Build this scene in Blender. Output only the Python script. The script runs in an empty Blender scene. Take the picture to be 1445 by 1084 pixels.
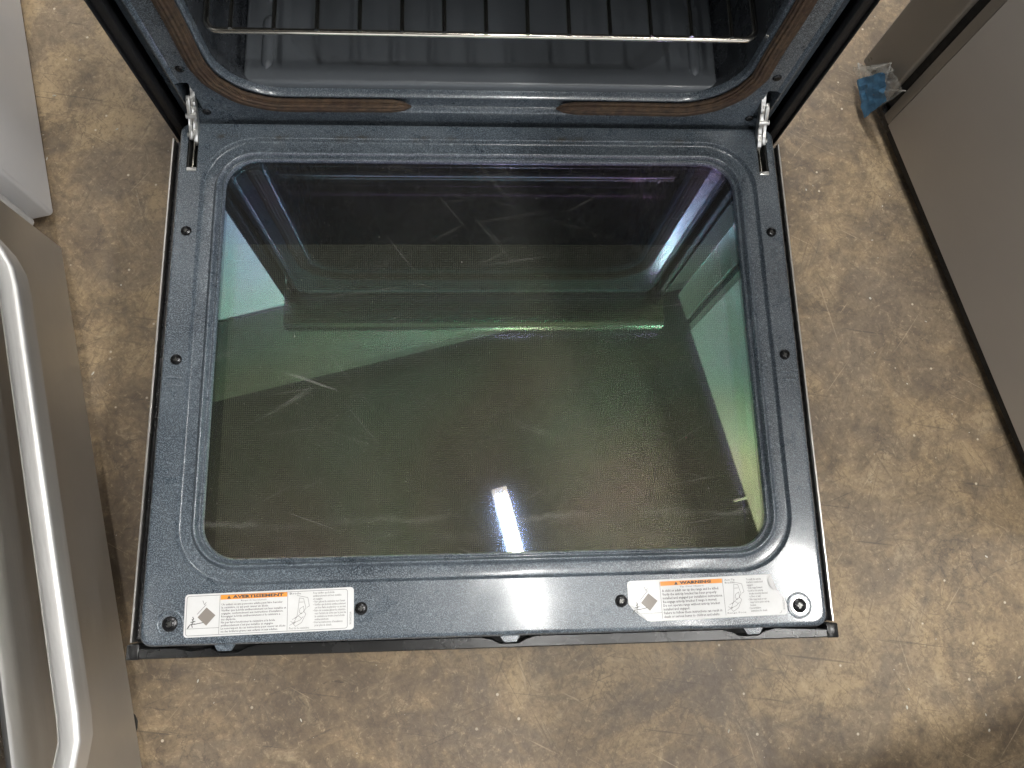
import bpy, bmesh, math, random
from mathutils import Vector, Matrix, Euler
random.seed(7)
S = bpy.context.scene
C = S.collection
R = math.radians
ZD = 0.28                      # height of the open door's inner face above the floor

# ------------------------------------------------------------------ camera
cd = bpy.data.cameras.new('camera'); cam = bpy.data.objects.new('camera', cd); C.objects.link(cam)
cd.sensor_width = 36.0; cd.lens = 27.0; cd.clip_start = 0.02; cd.clip_end = 100
cam.location = (-0.02899, -0.46958, 0.83863 + ZD)
cam.rotation_euler = (R(13.302), R(-3.436), R(-1.420))
S.camera = cam
# ------------------------------------------------------------------ ambient light, exposure
w = bpy.data.worlds.new('World'); S.world = w; w.use_nodes = True
w.node_tree.nodes['Background'].inputs[0].default_value = (0.97, 0.98, 1.0, 1)
w.node_tree.nodes['Background'].inputs[1].default_value = 1.02
S.view_settings.view_transform = 'Standard'; S.view_settings.look = 'None'
S.view_settings.exposure = 0.46; S.view_settings.gamma = 1.0
TUBE_STRENGTH = 400.0

# ------------------------------------------------------------------ node helpers
def mat(name):
    m = bpy.data.materials.new(name); m.use_nodes = True
    nt = m.node_tree
    return m, nt, nt.nodes['Principled BSDF']
def nd(nt, t, **kw):
    n = nt.nodes.new(t)
    for k, v in kw.items():
        if k.startswith('_'): setattr(n, k[1:], v)
        else: n.inputs[k.replace('__', ' ')].default_value = v
    return n
def coords(nt, scale=(1,1,1), rot=(0,0,0), kind='Object', loc=(0,0,0)):
    tc = nt.nodes.new('ShaderNodeTexCoord'); mp = nt.nodes.new('ShaderNodeMapping')
    mp.inputs['Scale'].default_value = scale; mp.inputs['Rotation'].default_value = rot; mp.inputs['Location'].default_value = loc
    if any(rot):
        m2 = nt.nodes.new('ShaderNodeMapping'); m2.inputs['Rotation'].default_value = rot; mp.inputs['Rotation'].default_value = (0, 0, 0)
        nt.links.new(tc.outputs[kind], m2.inputs['Vector']); nt.links.new(m2.outputs['Vector'], mp.inputs['Vector'])
    else:
        nt.links.new(tc.outputs[kind], mp.inputs['Vector'])
    return mp.outputs['Vector']
def noise(nt, vec, scale, detail=4, rough=.55, dist=0.0):
    n = nd(nt, 'ShaderNodeTexNoise', Scale=scale, Detail=detail, Roughness=rough, Distortion=dist)
    nt.links.new(vec, n.inputs['Vector']); return n.outputs['Fac']
def ramp(nt, fac, stops, interp='LINEAR'):
    n = nt.nodes.new('ShaderNodeValToRGB'); e = n.color_ramp.elements; n.color_ramp.interpolation = interp
    while len(e) < len(stops): e.new(0.5)
    for el, (p, c) in zip(e, stops):
        el.position = p; el.color = (c, c, c, 1) if isinstance(c, (int, float)) else (*c, 1)
    nt.links.new(fac, n.inputs['Fac']); return n.outputs['Color']
def mix(nt, fac, a, b, mode='MIX'):
    n = nt.nodes.new('ShaderNodeMix'); n.data_type = 'RGBA'; n.blend_type = mode
    for sock, v in ((n.inputs[0], fac), (n.inputs[6], a), (n.inputs[7], b)):
        if hasattr(v, 'node'): nt.links.new(v, sock)
        else: sock.default_value = v if isinstance(v, (int, float)) else (*v, 1)
    return n.outputs[2]
def mth(nt, op, a, b=None, clamp=False):
    n = nt.nodes.new('ShaderNodeMath'); n.operation = op; n.use_clamp = clamp
    for sock, v in zip(n.inputs, (a, b)):
        if v is None: continue
        if hasattr(v, 'node'): nt.links.new(v, sock)
        else: sock.default_value = v
    return n.outputs[0]
def bump(nt, bsdf, h, strength=.2, dist=.001):
    b = nd(nt, 'ShaderNodeBump', Strength=strength, Distance=dist); nt.links.new(h, b.inputs['Height'])
    nt.links.new(b.outputs['Normal'], bsdf.inputs['Normal'])
def simple(name, col, rough=.5, metal=0.0, coat=0.0, vary=.12, vscale=30):
    m, nt, b = mat(name)
    v = coords(nt)
    f = noise(nt, v, vscale, 5)
    c = mix(nt, f, tuple(x*(1-vary) for x in col), tuple(min(1, x*(1+vary)) for x in col))
    nt.links.new(c, b.inputs['Base Color'])
    r = ramp(nt, noise(nt, v, vscale*2.3, 4), [(.3, max(.03, rough*.85)), (.7, min(1, rough*1.15))])
    nt.links.new(r, b.inputs['Roughness'])
    b.inputs['Metallic'].default_value = metal; b.inputs['Coat Weight'].default_value = coat
    return m

# ------------------------------------------------------------------ materials
def enamel(name, dark, light, stain=False, rough=.30):
    m, nt, b = mat(name)
    v = coords(nt, kind='Object')
    sp = noise(nt, v, 900, 2, .6)
    sp2 = noise(nt, v, 300, 2, .5)
    f = ramp(nt, sp, [(.49, 0), (.63, 1)])
    f2 = ramp(nt, sp2, [(.56, 0), (.72, .5)])
    c = mix(nt, f, dark, light)
    c = mix(nt, f2, c, tuple(min(1, x*1.25) for x in light))
    big = noise(nt, v, 9, 4, .6)
    c = mix(nt, ramp(nt, big, [(.3, 0), (.8, .22)]), c, tuple(x*1.6 for x in light))
    dust = ramp(nt, noise(nt, v, 24, 8, .7, .6), [(.52, 0), (.85, .16)])
    c = mix(nt, dust, c, (.30, .31, .31))
    if stain:
        s = nt.nodes.new('ShaderNodeSeparateXYZ'); nt.links.new(v, s.inputs[0])
        n1 = noise(nt, v, 60, 5, .7)
        # baked-on drips along the rear emboss line
        band = ramp(nt, mth(nt, 'ABSOLUTE', mth(nt, 'SUBTRACT', s.outputs['Y'], .0335)), [(.0012, 1), (.0042, 0)])
        patch = ramp(nt, noise(nt, coords(nt, (9, 1, 1)), 1.7, 2, .5), [(.47, 0), (.6, 1)])
        fac = mth(nt, 'MULTIPLY', mth(nt, 'MULTIPLY', band, patch), ramp(nt, n1, [(.42, 0), (.6, 1)]))
        c = mix(nt, fac, c, (.035, .026, .012))
    nt.links.new(c, b.inputs['Base Color'])
    nt.links.new(ramp(nt, noise(nt, v, 30, 6, .65), [(.3, rough*.75), (.75, rough*1.5)]), b.inputs['Roughness'])
    b.inputs['Coat Weight'].default_value = .6; b.inputs['Coat Roughness'].default_value = .13
    bump(nt, b, noise(nt, v, 420, 2, .5), .10, .0006)
    return m
M = {}
M['enamel'] = enamel('speckled_enamel', (.008, .015, .025), (.180, .213, .242), True)
M['enamel_frame'] = enamel('speckled_enamel_frame', (.008, .015, .025), (.168, .198, .225))
M['cavity'] = enamel('cavity_enamel', (.017, .020, .025), (.060, .067, .077), rough=.25)
M['porcelain'] = simple('grey_porcelain', (.092, .102, .113), .36, 0, .15, .10, 18)
M['bright_steel'] = simple('bright_steel', (.62, .60, .57), .32, .9, 0, .1, 40)
M['flange_black'] = simple('satin_black', (.006, .006, .007), .5)
M['black'] = simple('black_paint', (.008, .008, .009), .28, 0, .2)
M['matt_black'] = simple('matt_black', (.006, .006, .006), .7)
M['screw'] = simple('black_screw', (.018, .018, .019), .28, .6, 0, .3, 300)
M['screw_dark'] = simple('screw_recess', (.004, .004, .004), .5)
M['zinc'] = simple('zinc_steel', (.80, .79, .75), .32, .9, 0, .3, 160)
M['zinc_dark'] = simple('dark_steel', (.10, .10, .095), .3, .8, 0, .4, 120)
M['chrome'] = simple('chrome_wire', (.72, .68, .60), .20, 1.0, 0, .2, 60)
M['grey_paint'] = simple('pale_grey_paint', (.74, .75, .775), .42, 0, .15, .04, 7)
M['grey_cap'] = simple('grey_plastic', (.55, .55, .55), .45)
M['gasket'] = None
M['rubber'] = simple('rubber', (.012, .012, .012), .75)
M['housing'] = simple('white_enamelled_steel', (.75, .75, .73), .5)
M['orange'] = simple('orange_ink', (.80, .29, .035), .45, 0, 0, .05)
M['ink'] = simple('grey_ink', (.060, .057, .054), .6)
M['ink_light'] = simple('pale_ink', (.11, .105, .10), .6)
M['ink_grey'] = simple('taupe_ink', (.22, .195, .17), .5)
M['ceiling'] = simple('ceiling_paint', (.022, .021, .020), .9)
M['beam'] = simple('beam_paint', (.12, .115, .10), .8, 0, 0, .35, 2.2)
M['white_ceiling'] = simple('white_ceiling_paint', (.82, .83, .83), .8, 0, 0, .05, 3)
M['bench'] = simple('shade_bench_black', (.012, .012, .012), .7)

def brushed(name, col, rough, axis, lo=.75, metal=1.0):
    m, nt, b = mat(name)
    sc = [900, 900, 900]; sc[axis] = 3
    v = coords(nt, tuple(sc)); v1 = coords(nt)
    f = noise(nt, v, 1, 3, .6)
    blot = noise(nt, v1, 5, 6, .65)
    c = mix(nt, f, tuple(x*lo for x in col), tuple(min(1, x*1.12) for x in col))
    c = mix(nt, ramp(nt, blot, [(.4, 0), (.75, .35)]), c, tuple(x*.7 for x in col))
    nt.links.new(c, b.inputs['Base Color']); b.inputs['Metallic'].default_value = metal
    nt.links.new(ramp(nt, f, [(.25, rough*.8), (.75, rough*1.25)]), b.inputs['Roughness'])
    bump(nt, b, f, .02, .0002)
    return m
M['steel_v'] = brushed('brushed_steel_drawer', (.70, .69, .665), .40, 1, .88)
M['steel_handle'] = brushed('brushed_steel_handle', (.78, .77, .75), .50, 1, .92)
M['steel_skin'] = brushed('brushed_steel_skin', (.55, .53, .50), .25, 0)
M['steel_trim'] = simple('dark_steel_trim', (.030, .030, .030), .26, .6, 0, .2, 12)

def taupe(name, col, rough):
    m, nt, b = mat(name); v = coords(nt)
    f = noise(nt, v, 3, 6, .6)
    c = mix(nt, f, tuple(x*.9 for x in col), tuple(x*1.1 for x in col))
    smear = ramp(nt, noise(nt, coords(nt, (1, 8, 3), (0, .5, .3)), 5, 6, .7), [(.6, 0), (.85, .15)])
    c = mix(nt, smear, c, (.40, .38, .35))
    nt.links.new(c, b.inputs['Base Color'])
    nt.links.new(ramp(nt, noise(nt, v, 14, 6, .7), [(.3, rough*.8), (.7, rough*1.2)]), b.inputs['Roughness'])
    bump(nt, b, noise(nt, v, 700, 2, .5), .08, .0003)
    return m
M['taupe'] = taupe('taupe_cabinet_paint', (.47, .442, .405), .40)
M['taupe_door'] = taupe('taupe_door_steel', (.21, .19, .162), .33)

# gasket braid
m, nt, b = mat('braided_gasket')
v = coords(nt)
f = noise(nt, v, 140, 5, .7); f2 = noise(nt, v, 26, 4, .6)
c = mix(nt, ramp(nt, f, [(.3, 0), (.7, 1)]), (.018, .011, .006), (.098, .058, .031))
c = mix(nt, ramp(nt, f2, [(.45, 0), (.7, .6)]), c, (.038, .015, .009))
nt.links.new(c, b.inputs['Base Color']); b.inputs['Roughness'].default_value = .75
bump(nt, b, f, .5, .0008)
M['gasket'] = m

# sticker paper
m, nt, b = mat('sticker_paper')
v = coords(nt)
c = mix(nt, ramp(nt, noise(nt, v, 45, 6, .7), [(.35, 0), (.8, .5)]), (.66, .66, .655), (.53, .52, .50))
nt.links.new(c, b.inputs['Base Color']); b.inputs['Roughness'].default_value = .38
M['paper'] = m

# floor: old sealed concrete
def floor_mat():
    m, nt, b = mat('worn_concrete')
    v = coords(nt, kind='Object')
    wn = nd(nt, 'ShaderNodeTexNoise', Scale=3.0, Detail=4.0, Roughness=.6); nt.links.new(v, wn.inputs['Vector'])
    wv = nt.nodes.new('ShaderNodeMix'); wv.data_type = 'VECTOR'; wv.inputs[0].default_value = .10
    nt.links.new(v, wv.inputs[4]); nt.links.new(wn.outputs['Color'], wv.inputs[5]); wv = wv.outputs[1]
    big = noise(nt, wv, 2.6, 8, .62, .3)
    med = noise(nt, wv, 9, 10, .74, .5)
    fin = noise(nt, v, 120, 6, .76, .5)
    fib = noise(nt, wv, 30, 9, .76, .7)
    c = ramp(nt, big, [(.32, (.120, .092, .066)), (.45, (.200, .152, .103)), (.55, (.290, .222, .140)), (.66, (.235, .185, .128)), (.78, (.150, .122, .098))])
    c = mix(nt, ramp(nt, med, [(.36, .85), (.53, 0)]), c, (.088, .069, .053))
    c = mix(nt, ramp(nt, med, [(.53, 0), (.70, .75)]), c, (.390, .300, .185))
    pat = ramp(nt, noise(nt, wv, 4.5, 8, .68, .7), [(.50, 0), (.60, .6)])
    c = mix(nt, pat, c, (.130, .108, .090))
    c = mix(nt, ramp(nt, fib, [(.38, .50), (.49, 0)]), c, (.095, .074, .056))
    c = mix(nt, ramp(nt, fib, [(.55, 0), (.68, .45)]), c, (.42, .345, .24))
    c = mix(nt, ramp(nt, fin, [(.36, .5), (.49, 0)]), c, (.085, .064, .046))
    c = mix(nt, ramp(nt, fin, [(.56, 0), (.70, .5)]), c, (.48, .39, .27))
    # crazing: thin dark wandering lines
    cr = nd(nt, 'ShaderNodeTexVoronoi', _feature='DISTANCE_TO_EDGE', Scale=34.0)
    wn2 = nd(nt, 'ShaderNodeTexNoise', Scale=22.0, Detail=5.0, Roughness=.7); nt.links.new(v, wn2.inputs['Vector'])
    wv2 = nt.nodes.new('ShaderNodeMix'); wv2.data_type = 'VECTOR'; wv2.inputs[0].default_value = .06
    nt.links.new(v, wv2.inputs[4]); nt.links.new(wn2.outputs['Color'], wv2.inputs[5])
    nt.links.new(wv2.outputs[1], cr.inputs['Vector'])
    crl = mth(nt, 'MULTIPLY', ramp(nt, cr.outputs['Distance'], [(.0, .6), (.07, 0)]), ramp(nt, noise(nt, v, 8, 4, .6), [(.45, 0), (.62, 1)]))
    c = mix(nt, crl, c, (.075, .060, .048))
    # scratches in several directions
    for ang, sc, lo, a, col in ((.5, 5, .685, .34, (.48, .40, .29)), (-.9, 6, .69, .32, (.48, .40, .29)), (1.35, 4, .695, .30, (.46, .38, .28)),
                           (.15, 4, .66, .5, (.06, .05, .042)), (-.35, 5, .67, .45, (.06, .05, .042)), (1.1, 9, .63, .4, (.075, .062, .05)), (-1.2, 10, .63, .4, (.075, .062, .05)), (.75, 11, .64, .4, (.075, .062, .05))):
        sv = coords(nt, (2.2, 75, 1), (0, 0, ang), loc=(ang*3, ang*7, 0))
        s = noise(nt, sv, sc*.55, 4, .55, .35)
        c = mix(nt, ramp(nt, s, [(lo, 0), (lo+.035, a)]), c, col)
    # pale specks of grit ground into the surface, dark oil pits
    vor = nd(nt, 'ShaderNodeTexVoronoi', Scale=70.0); nt.links.new(v, vor.inputs['Vector'])
    pick = nt.nodes.new('ShaderNodeSeparateColor'); nt.links.new(vor.outputs['Color'], pick.inputs[0])
    sp = mth(nt, 'MULTIPLY', ramp(nt, vor.outputs['Distance'], [(.10, 1), (.16, 0)]), ramp(nt, pick.outputs[0], [(.93, 0), (.95, .8)]))
    c = mix(nt, sp, c, (.55, .50, .42))
    oil = ramp(nt, noise(nt, wv, 6.3, 8, .75, 2.2), [(.69, 0), (.73, .8)])
    c = mix(nt, oil, c, (.035, .030, .026))
    c = mix(nt, 1.0, c, (1.20, 1.15, 1.05), 'MULTIPLY')
    nt.links.new(c, b.inputs['Base Color'])
    nt.links.new(ramp(nt, med, [(.3, .42), (.7, .62)]), b.inputs['Roughness'])
    h = mix(nt, .5, med, fin)
    bump(nt, b, h, .35, .0025)
    return m
M['floor'] = floor_mat()

# oven window glass: clear straight-through pane with an interference coating and wiped-on residue
def pane_mat(name, tint, film_nm, residue):
    m, nt, b = mat(name)
    v = coords(nt)
    b.inputs['Base Color'].default_value = (0, 0, 0, 1); b.inputs['Roughness'].default_value = .015
    b.inputs['IOR'].default_value = 1.52; b.inputs['Specular IOR Level'].default_value = .5
    b2 = nt.nodes.new('ShaderNodeBsdfPrincipled')
    for k_ in ('Base Color', 'Roughness', 'IOR', 'Specular IOR Level'): b2.inputs[k_].default_value = b.inputs[k_].default_value
    for q, lohi, sc in ((b, film_nm[0], 3.0), (b2, film_nm[1], 4.1)):
        q.inputs['Thin Film IOR'].default_value = 2.2
        mr = nt.nodes.new('ShaderNodeMapRange'); mr.inputs['From Min'].default_value = .3; mr.inputs['From Max'].default_value = .7
        mr.inputs['To Min'].default_value = lohi[0]; mr.inputs['To Max'].default_value = lohi[1]
        sy = nt.nodes.new('ShaderNodeSeparateXYZ'); nt.links.new(v, sy.inputs[0])
        grad = mth(nt, 'MULTIPLY', mth(nt, 'SUBTRACT', .01, sy.outputs['Y']), .72)
        val = mth(nt, 'ADD', mth(nt, 'ADD', grad, .13), mth(nt, 'MULTIPLY', noise(nt, v, sc, 3, .5, .5), .42))
        nt.links.new(val, mr.inputs['Value']); nt.links.new(mr.outputs['Result'], q.inputs['Thin Film Thickness'])
    mx0 = nt.nodes.new('ShaderNodeMixShader'); mx0.inputs[0].default_value = .30
    nt.links.new(b.outputs[0], mx0.inputs[1]); nt.links.new(b2.outputs[0], mx0.inputs[2])
    tr = nt.nodes.new('ShaderNodeBsdfTransparent'); tr.inputs['Color'].default_value = (*tint, 1)
    add = nt.nodes.new('ShaderNodeAddShader'); nt.links.new(mx0.outputs[0], add.inputs[0]); nt.links.new(tr.outputs[0], add.inputs[1])
    out = add.outputs[0]
    if residue:
        s = nt.nodes.new('ShaderNodeSeparateXYZ'); nt.links.new(v, s.inputs[0])
        # cloth wipe arcs
        haze = mth(nt, 'MULTIPLY', ramp(nt, noise(nt, v, 7, 8, .7, .8), [(.38, .45), (.8, 1)]), .022)  # dusty film; its even base paints a grey lift over dark reflections
        fac = haze
        for ang, a in ((.35, .09), (-.5, .08), (.9, .07), (-.15, .07)):
            sv = coords(nt, (2.5, 130, 1), (0, 0, ang), loc=(ang*5, ang*2, 0))
            f = mth(nt, 'MULTIPLY', ramp(nt, noise(nt, sv, 1.6, 3, .5, .6), [(.665, 0), (.71, a)]), ramp(nt, noise(nt, v, 6+ang, 3), [(.48, 0), (.6, 1)]))
            fac = mth(nt, 'ADD', fac, f)
        # dried tide line near the door's free end
        yy = mth(nt, 'ADD', s.outputs['Y'], mth(nt, 'MULTIPLY', noise(nt, coords(nt, (1, .4, 1)), 26, 8, .75), .030))
        tide = ramp(nt, mth(nt, 'ABSOLUTE', mth(nt, 'ADD', yy, .404)), [(.0002, .06), (.0009, 0)])
        tide = mth(nt, 'MULTIPLY', tide, ramp(nt, noise(nt, v, 9, 3), [(.44, 0), (.6, 1)]))
        below = mth(nt, 'MULTIPLY', mth(nt, 'LESS_THAN', yy, -.404), ramp(nt, noise(nt, coords(nt, (2, 9, 1)), 5, 7, .7), [(.45, 0), (.85, .035)]))
        specks = ramp(nt, noise(nt, v, 330, 2, .5), [(.745, 0), (.77, .35)])
        fac = mth(nt, 'ADD', mth(nt, 'ADD', fac, tide), mth(nt, 'ADD', below, specks), True)
        df = nt.nodes.new('ShaderNodeBsdfDiffuse'); df.inputs['Color'].default_value = (.60, .58, .56, 1)
        mx = nt.nodes.new('ShaderNodeMixShader'); nt.links.new(fac, mx.inputs[0]); nt.links.new(out, mx.inputs[1]); nt.links.new(df.outputs[0], mx.inputs[2])
        out = mx.outputs[0]
    nt.links.new(out, nt.nodes['Material Output'].inputs['Surface'])
    return m
M['pane'] = pane_mat('coated_window_glass', (.80, .82, .76), ((264, 326), (338, 376)), True)

# lower pane: dark glass printed with a dot screen inside a plain border
m, nt, b = mat('dot_screen_glass')
v = coords(nt)
s = nt.nodes.new('ShaderNodeSeparateXYZ'); nt.links.new(v, s.inputs[0])
k = 2*math.pi/.0023
dx = mth(nt, 'SINE', mth(nt, 'MULTIPLY', s.outputs['X'], k)); dy = mth(nt, 'SINE', mth(nt, 'MULTIPLY', s.outputs['Y'], k))
dot = ramp(nt, mth(nt, 'ADD', dx, dy), [(.15, 0), (.85, 1)])
inx = mth(nt, 'MULTIPLY', mth(nt, 'LESS_THAN', s.outputs['X'], .291), mth(nt, 'GREATER_THAN', s.outputs['X'], -.301))
iny = mth(nt, 'LESS_THAN', s.outputs['Y'], -.088)
win = mth(nt, 'MULTIPLY', inx, iny)
blotch = noise(nt, v, 8, 7, .65, .6)
dc = mix(nt, ramp(nt, blotch, [(.3, 0), (.7, 1)]), (.092, .084, .078), (.108, .107, .092))
c = mix(nt, mth(nt, 'MULTIPLY', dot, win), (.004, .004, .005), dc)
grd = mix(nt, win, (.003, .003, .004), (.022, .020, .018))
c = mix(nt, mth(nt, 'MULTIPLY', dot, win), grd, dc)
nt.links.new(c, b.inputs['Base Color'])
b.inputs['Roughness'].default_value = .05; b.inputs['Specular IOR Level'].default_value = .5
b.inputs['Thin Film Thickness'].default_value = 300; b.inputs['Thin Film IOR'].default_value = 1.9
M['dots'] = m

# plastic films
def film(name, tint, fac_diff, col):
    m, nt, b = mat(name); v = coords(nt)
    b.inputs['Base Color'].default_value = (*col, 1); b.inputs['Roughness'].default_value = .18
    tr = nt.nodes.new('ShaderNodeBsdfTransparent'); tr.inputs['Color'].default_value = (*tint, 1)
    mx = nt.nodes.new('ShaderNodeMixShader')
    f = ramp(nt, noise(nt, v, 40, 4, .6), [(.35, fac_diff*.6), (.7, min(1, fac_diff*1.4))])
    nt.links.new(f, mx.inputs[0]); nt.links.new(tr.outputs[0], mx.inputs[1]); nt.links.new(b.outputs[0], mx.inputs[2])
    nt.links.new(mx.outputs[0], nt.nodes['Material Output'].inputs['Surface'])
    bump(nt, b, noise(nt, v, 60, 4, .6), .6, .004)
    return m
M['clear_film'] = film('clear_film', (.93, .93, .92), .30, (.75, .74, .70))
M['blue_film'] = film('blue_film', (.35, .55, .75), .85, (.12, .33, .55))

m, nt, b = mat('lit_tube')
b.inputs['Base Color'].default_value = (.9, .9, .9, 1)
b.inputs['Emission Color'].default_value = (1.0, .985, .955, 1); b.inputs['Emission Strength'].default_value = TUBE_STRENGTH
M['tube'] = m
m = m.copy(); m.name = 'dimmed_tube'; m.node_tree.nodes['Principled BSDF'].inputs['Emission Strength'].default_value = TUBE_STRENGTH*.20  # emission turned down to weaken this tube's glare
M['tube_dim'] = m
m = m.copy(); m.name = 'mid_tube'; m.node_tree.nodes['Principled BSDF'].inputs['Emission Strength'].default_value = TUBE_STRENGTH*.6  # partly turned down so its sheen on the enamel stays low
M['tube_mid'] = m

# ------------------------------------------------------------------ mesh helpers
def obj(name, bm, m, parent=None, smooth=None, label=None):
    me = bpy.data.meshes.new(name)
    bmesh.ops.recalc_face_normals(bm, faces=bm.faces[:])
    bm.to_mesh(me); bm.free()
    if m: me.materials.append(M[m] if isinstance(m, str) else m)
    if smooth is not None:
        me.shade_smooth(); me.set_sharp_from_angle(angle=R(smooth))
    o = bpy.data.objects.new(name, me); C.objects.link(o)
    if parent:
        o.parent = parent
    if label: o['label'] = label
    return o
def place(o, mw):
    """put a part at a world matrix under its (unscaled) parent"""
    o.matrix_basis = (world_of(o.parent).inverted() @ mw) if o.parent else mw
def world_of(o):
    mb = Matrix.LocRotScale(o.location, o.rotation_euler, o.scale) if o.rotation_mode != 'QUATERNION' else o.matrix_basis
    return (world_of(o.parent) @ mb) if o.parent else mb
def empty(name, loc, rz=0, label=None, cat=None, group=None):
    o = bpy.data.objects.new(name, None); C.objects.link(o); o.location = loc; o.rotation_euler = (0, 0, rz)
    o.empty_display_size = .05
    tag(o, label, cat, group); return o
def tag(o, label=None, cat=None, group=None, kind=None):
    for k_, v_ in (('label', label), ('category', cat), ('group', group), ('kind', kind)):
        if v_: o[k_] = v_
def box(bm, lo, hi, bev=0.0, seg=2, mtx=None):
    r = bmesh.ops.create_cube(bm, size=1.0); vs = r['verts']
    c = [(a+b_)/2 for a, b_ in zip(lo, hi)]; s_ = [abs(b_-a) for a, b_ in zip(lo, hi)]
    for v_ in vs: v_.co = Vector((c[i]+v_.co[i]*s_[i] for i in range(3)))
    if bev:
        es = list({e for v_ in vs for e in v_.link_edges})
        r2 = bmesh.ops.bevel(bm, geom=es, offset=bev, segments=seg, profile=.5, affect='EDGES')
        vs = list({v_ for f_ in r2['faces'] for v_ in f_.verts} | {v_ for v_ in vs if v_.is_valid})
    if mtx: bmesh.ops.transform(bm, matrix=mtx, verts=vs)
    return vs
def boxobj(name, lo, hi, m, parent=None, bev=0.0, seg=2, label=None):
    bm = bmesh.new(); box(bm, lo, hi, bev, seg); return obj(name, bm, m, parent, 40, label)
def rr(x0, x1, y0, y1, r, seg=8):
    r = max(min(r, (x1-x0)/2-1e-5, (y1-y0)/2-1e-5), 1e-5); out = []
    for cx, cy, a0 in ((x1-r, y1-r, 0), (x0+r, y1-r, 90), (x0+r, y0+r, 180), (x1-r, y0+r, 270)):
        for i in range(seg+1):
            a = R(a0+90*i/seg); out.append((cx+r*math.cos(a), cy+r*math.sin(a)))
    return out
def loft(bm, loops, cap0=False, cap1=False, closed=True):
    vl = [[bm.verts.new(p) for p in L] for L in loops]
    n = len(vl[0])
    for a, b_ in zip(vl, vl[1:]):
        for i in range(n if closed else n-1):
            j = (i+1) % n; bm.faces.new((a[i], a[j], b_[j], b_[i]))
    if cap0: bm.faces.new(vl[0])
    if cap1: bm.faces.new(vl[-1])
    return vl
def catmull(pts, sub):
    out = []; n = len(pts)
    for i in range(n-1):
        p0, p1, p2, p3 = pts[max(i-1, 0)], pts[i], pts[i+1], pts[min(i+2, n-1)]
        for s_ in range(sub):
            t = s_/sub
            out.append(tuple(.5*((2*b_)+(-a+c_)*t+(2*a-5*b_+4*c_-d)*t*t+(-a+3*b_-3*c_+d)*t**3) for a, b_, c_, d in zip(p0, p1, p2, p3)))
    out.append(tuple(pts[-1])); return out
def sweep(bm, path, section, ref=Vector((0, 0, 1)), caps=True, scale=None):
    """section: list of (a,b) in the (side, ref) frame"""
    path = [Vector(p) for p in path]; loops = []
    for i, p in enumerate(path):
        t = (path[min(i+1, len(path)-1)]-path[max(i-1, 0)]).normalized()
        side = t.cross(ref).normalized(); up = side.cross(t).normalized()
        s_ = scale(i/(len(path)-1)) if scale else 1.0
        loops.append([p+side*a*s_+up*b_*s_ for a, b_ in section])
    loft(bm, loops, caps, caps)
def circ(r, n=10, ry=None): return [(r*math.cos(2*math.pi*i/n), (ry or r)*math.sin(2*math.pi*i/n)) for i in range(n)]
def lathe(bm, prof, n=24, mtx=None):
    loops = [[(r*math.cos(2*math.pi*i/n), r*math.sin(2*math.pi*i/n), z) for i in range(n)] for r, z in prof]
    vl = loft(bm, loops, True, True)
    if mtx: bmesh.ops.transform(bm, matrix=mtx, verts=[v_ for L in vl for v_ in L])
def poly_extrude(bm, pts, axis, t0, t1):
    """pts in the plane normal to axis (0: y,z)"""
    def P(q, t): return (t, q[0], q[1]) if axis == 0 else ((q[0], t, q[1]) if axis == 1 else (q[0], q[1], t))
    loft(bm, [[P(q, t0) for q in pts], [P(q, t1) for q in pts]], True, True)
def cutout(o, lo, hi):
    bm = bmesh.new(); box(bm, lo, hi); me = bpy.data.meshes.new('cut'); bm.to_mesh(me); bm.free()
    c_ = bpy.data.objects.new('cut', me); C.objects.link(c_); c_.matrix_basis = Matrix.Translation((0, 0, 0))
    md = o.modifiers.new('cut', 'BOOLEAN'); md.object = c_; md.operation = 'DIFFERENCE'; md.solver = 'EXACT'
    dg = bpy.context.evaluated_depsgraph_get(); new = bpy.data.meshes.new_from_object(o.evaluated_get(dg))
    o.modifiers.clear(); o.data = new; bpy.data.objects.remove(c_)

# the rows of appliances and the ceiling grid share one heading; the range is turned against it
TH = R(13.8)
def RW(n, u, z): return Vector((n*math.cos(TH)+u*math.sin(TH), n*math.sin(TH)-u*math.cos(TH), z+ZD))
RM = Matrix(((math.cos(TH), math.sin(TH), 0, 0), (math.sin(TH), -math.cos(TH), 0, 0), (0, 0, 1, ZD), (0, 0, 0, 1)))

# ------------------------------------------------------------------ setting
bm = bmesh.new(); bmesh.ops.create_grid(bm, x_segments=8, y_segments=8, size=6)
fl = obj('floor', bm, 'floor'); tag(fl, 'worn brown concrete floor with scratches and stains', None, None, 'structure')
CZ = 3.1+ZD
bm = bmesh.new(); box(bm, (-5, -5, CZ), (5, 5, CZ+.1))
ce = obj('ceiling', bm, 'ceiling'); tag(ce, 'dull grey ceiling mirrored in the oven window', None, None, 'structure')
bm = bmesh.new(); box(bm, (-4.5, -1.06, CZ-.12-ZD), (4.5, -.68, CZ-.004-ZD), .01)
be = obj('ceiling_beam', bm, 'beam', None, 40); be.matrix_basis = RM; tag(be, 'wide pale beam across the ceiling mirrored in the oven window', None, None, 'structure')

bm = bmesh.new(); box(bm, (-4.5, -4.6, CZ-.13-ZD), (4.5, -1.07, CZ-.005-ZD), .01)
cp = obj('ceiling_panel', bm, 'white_ceiling', None, 40); cp.matrix_basis = RM; tag(cp, 'white ceiling panel beyond the beam mirrored in the oven window', None, None, 'structure')

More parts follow.
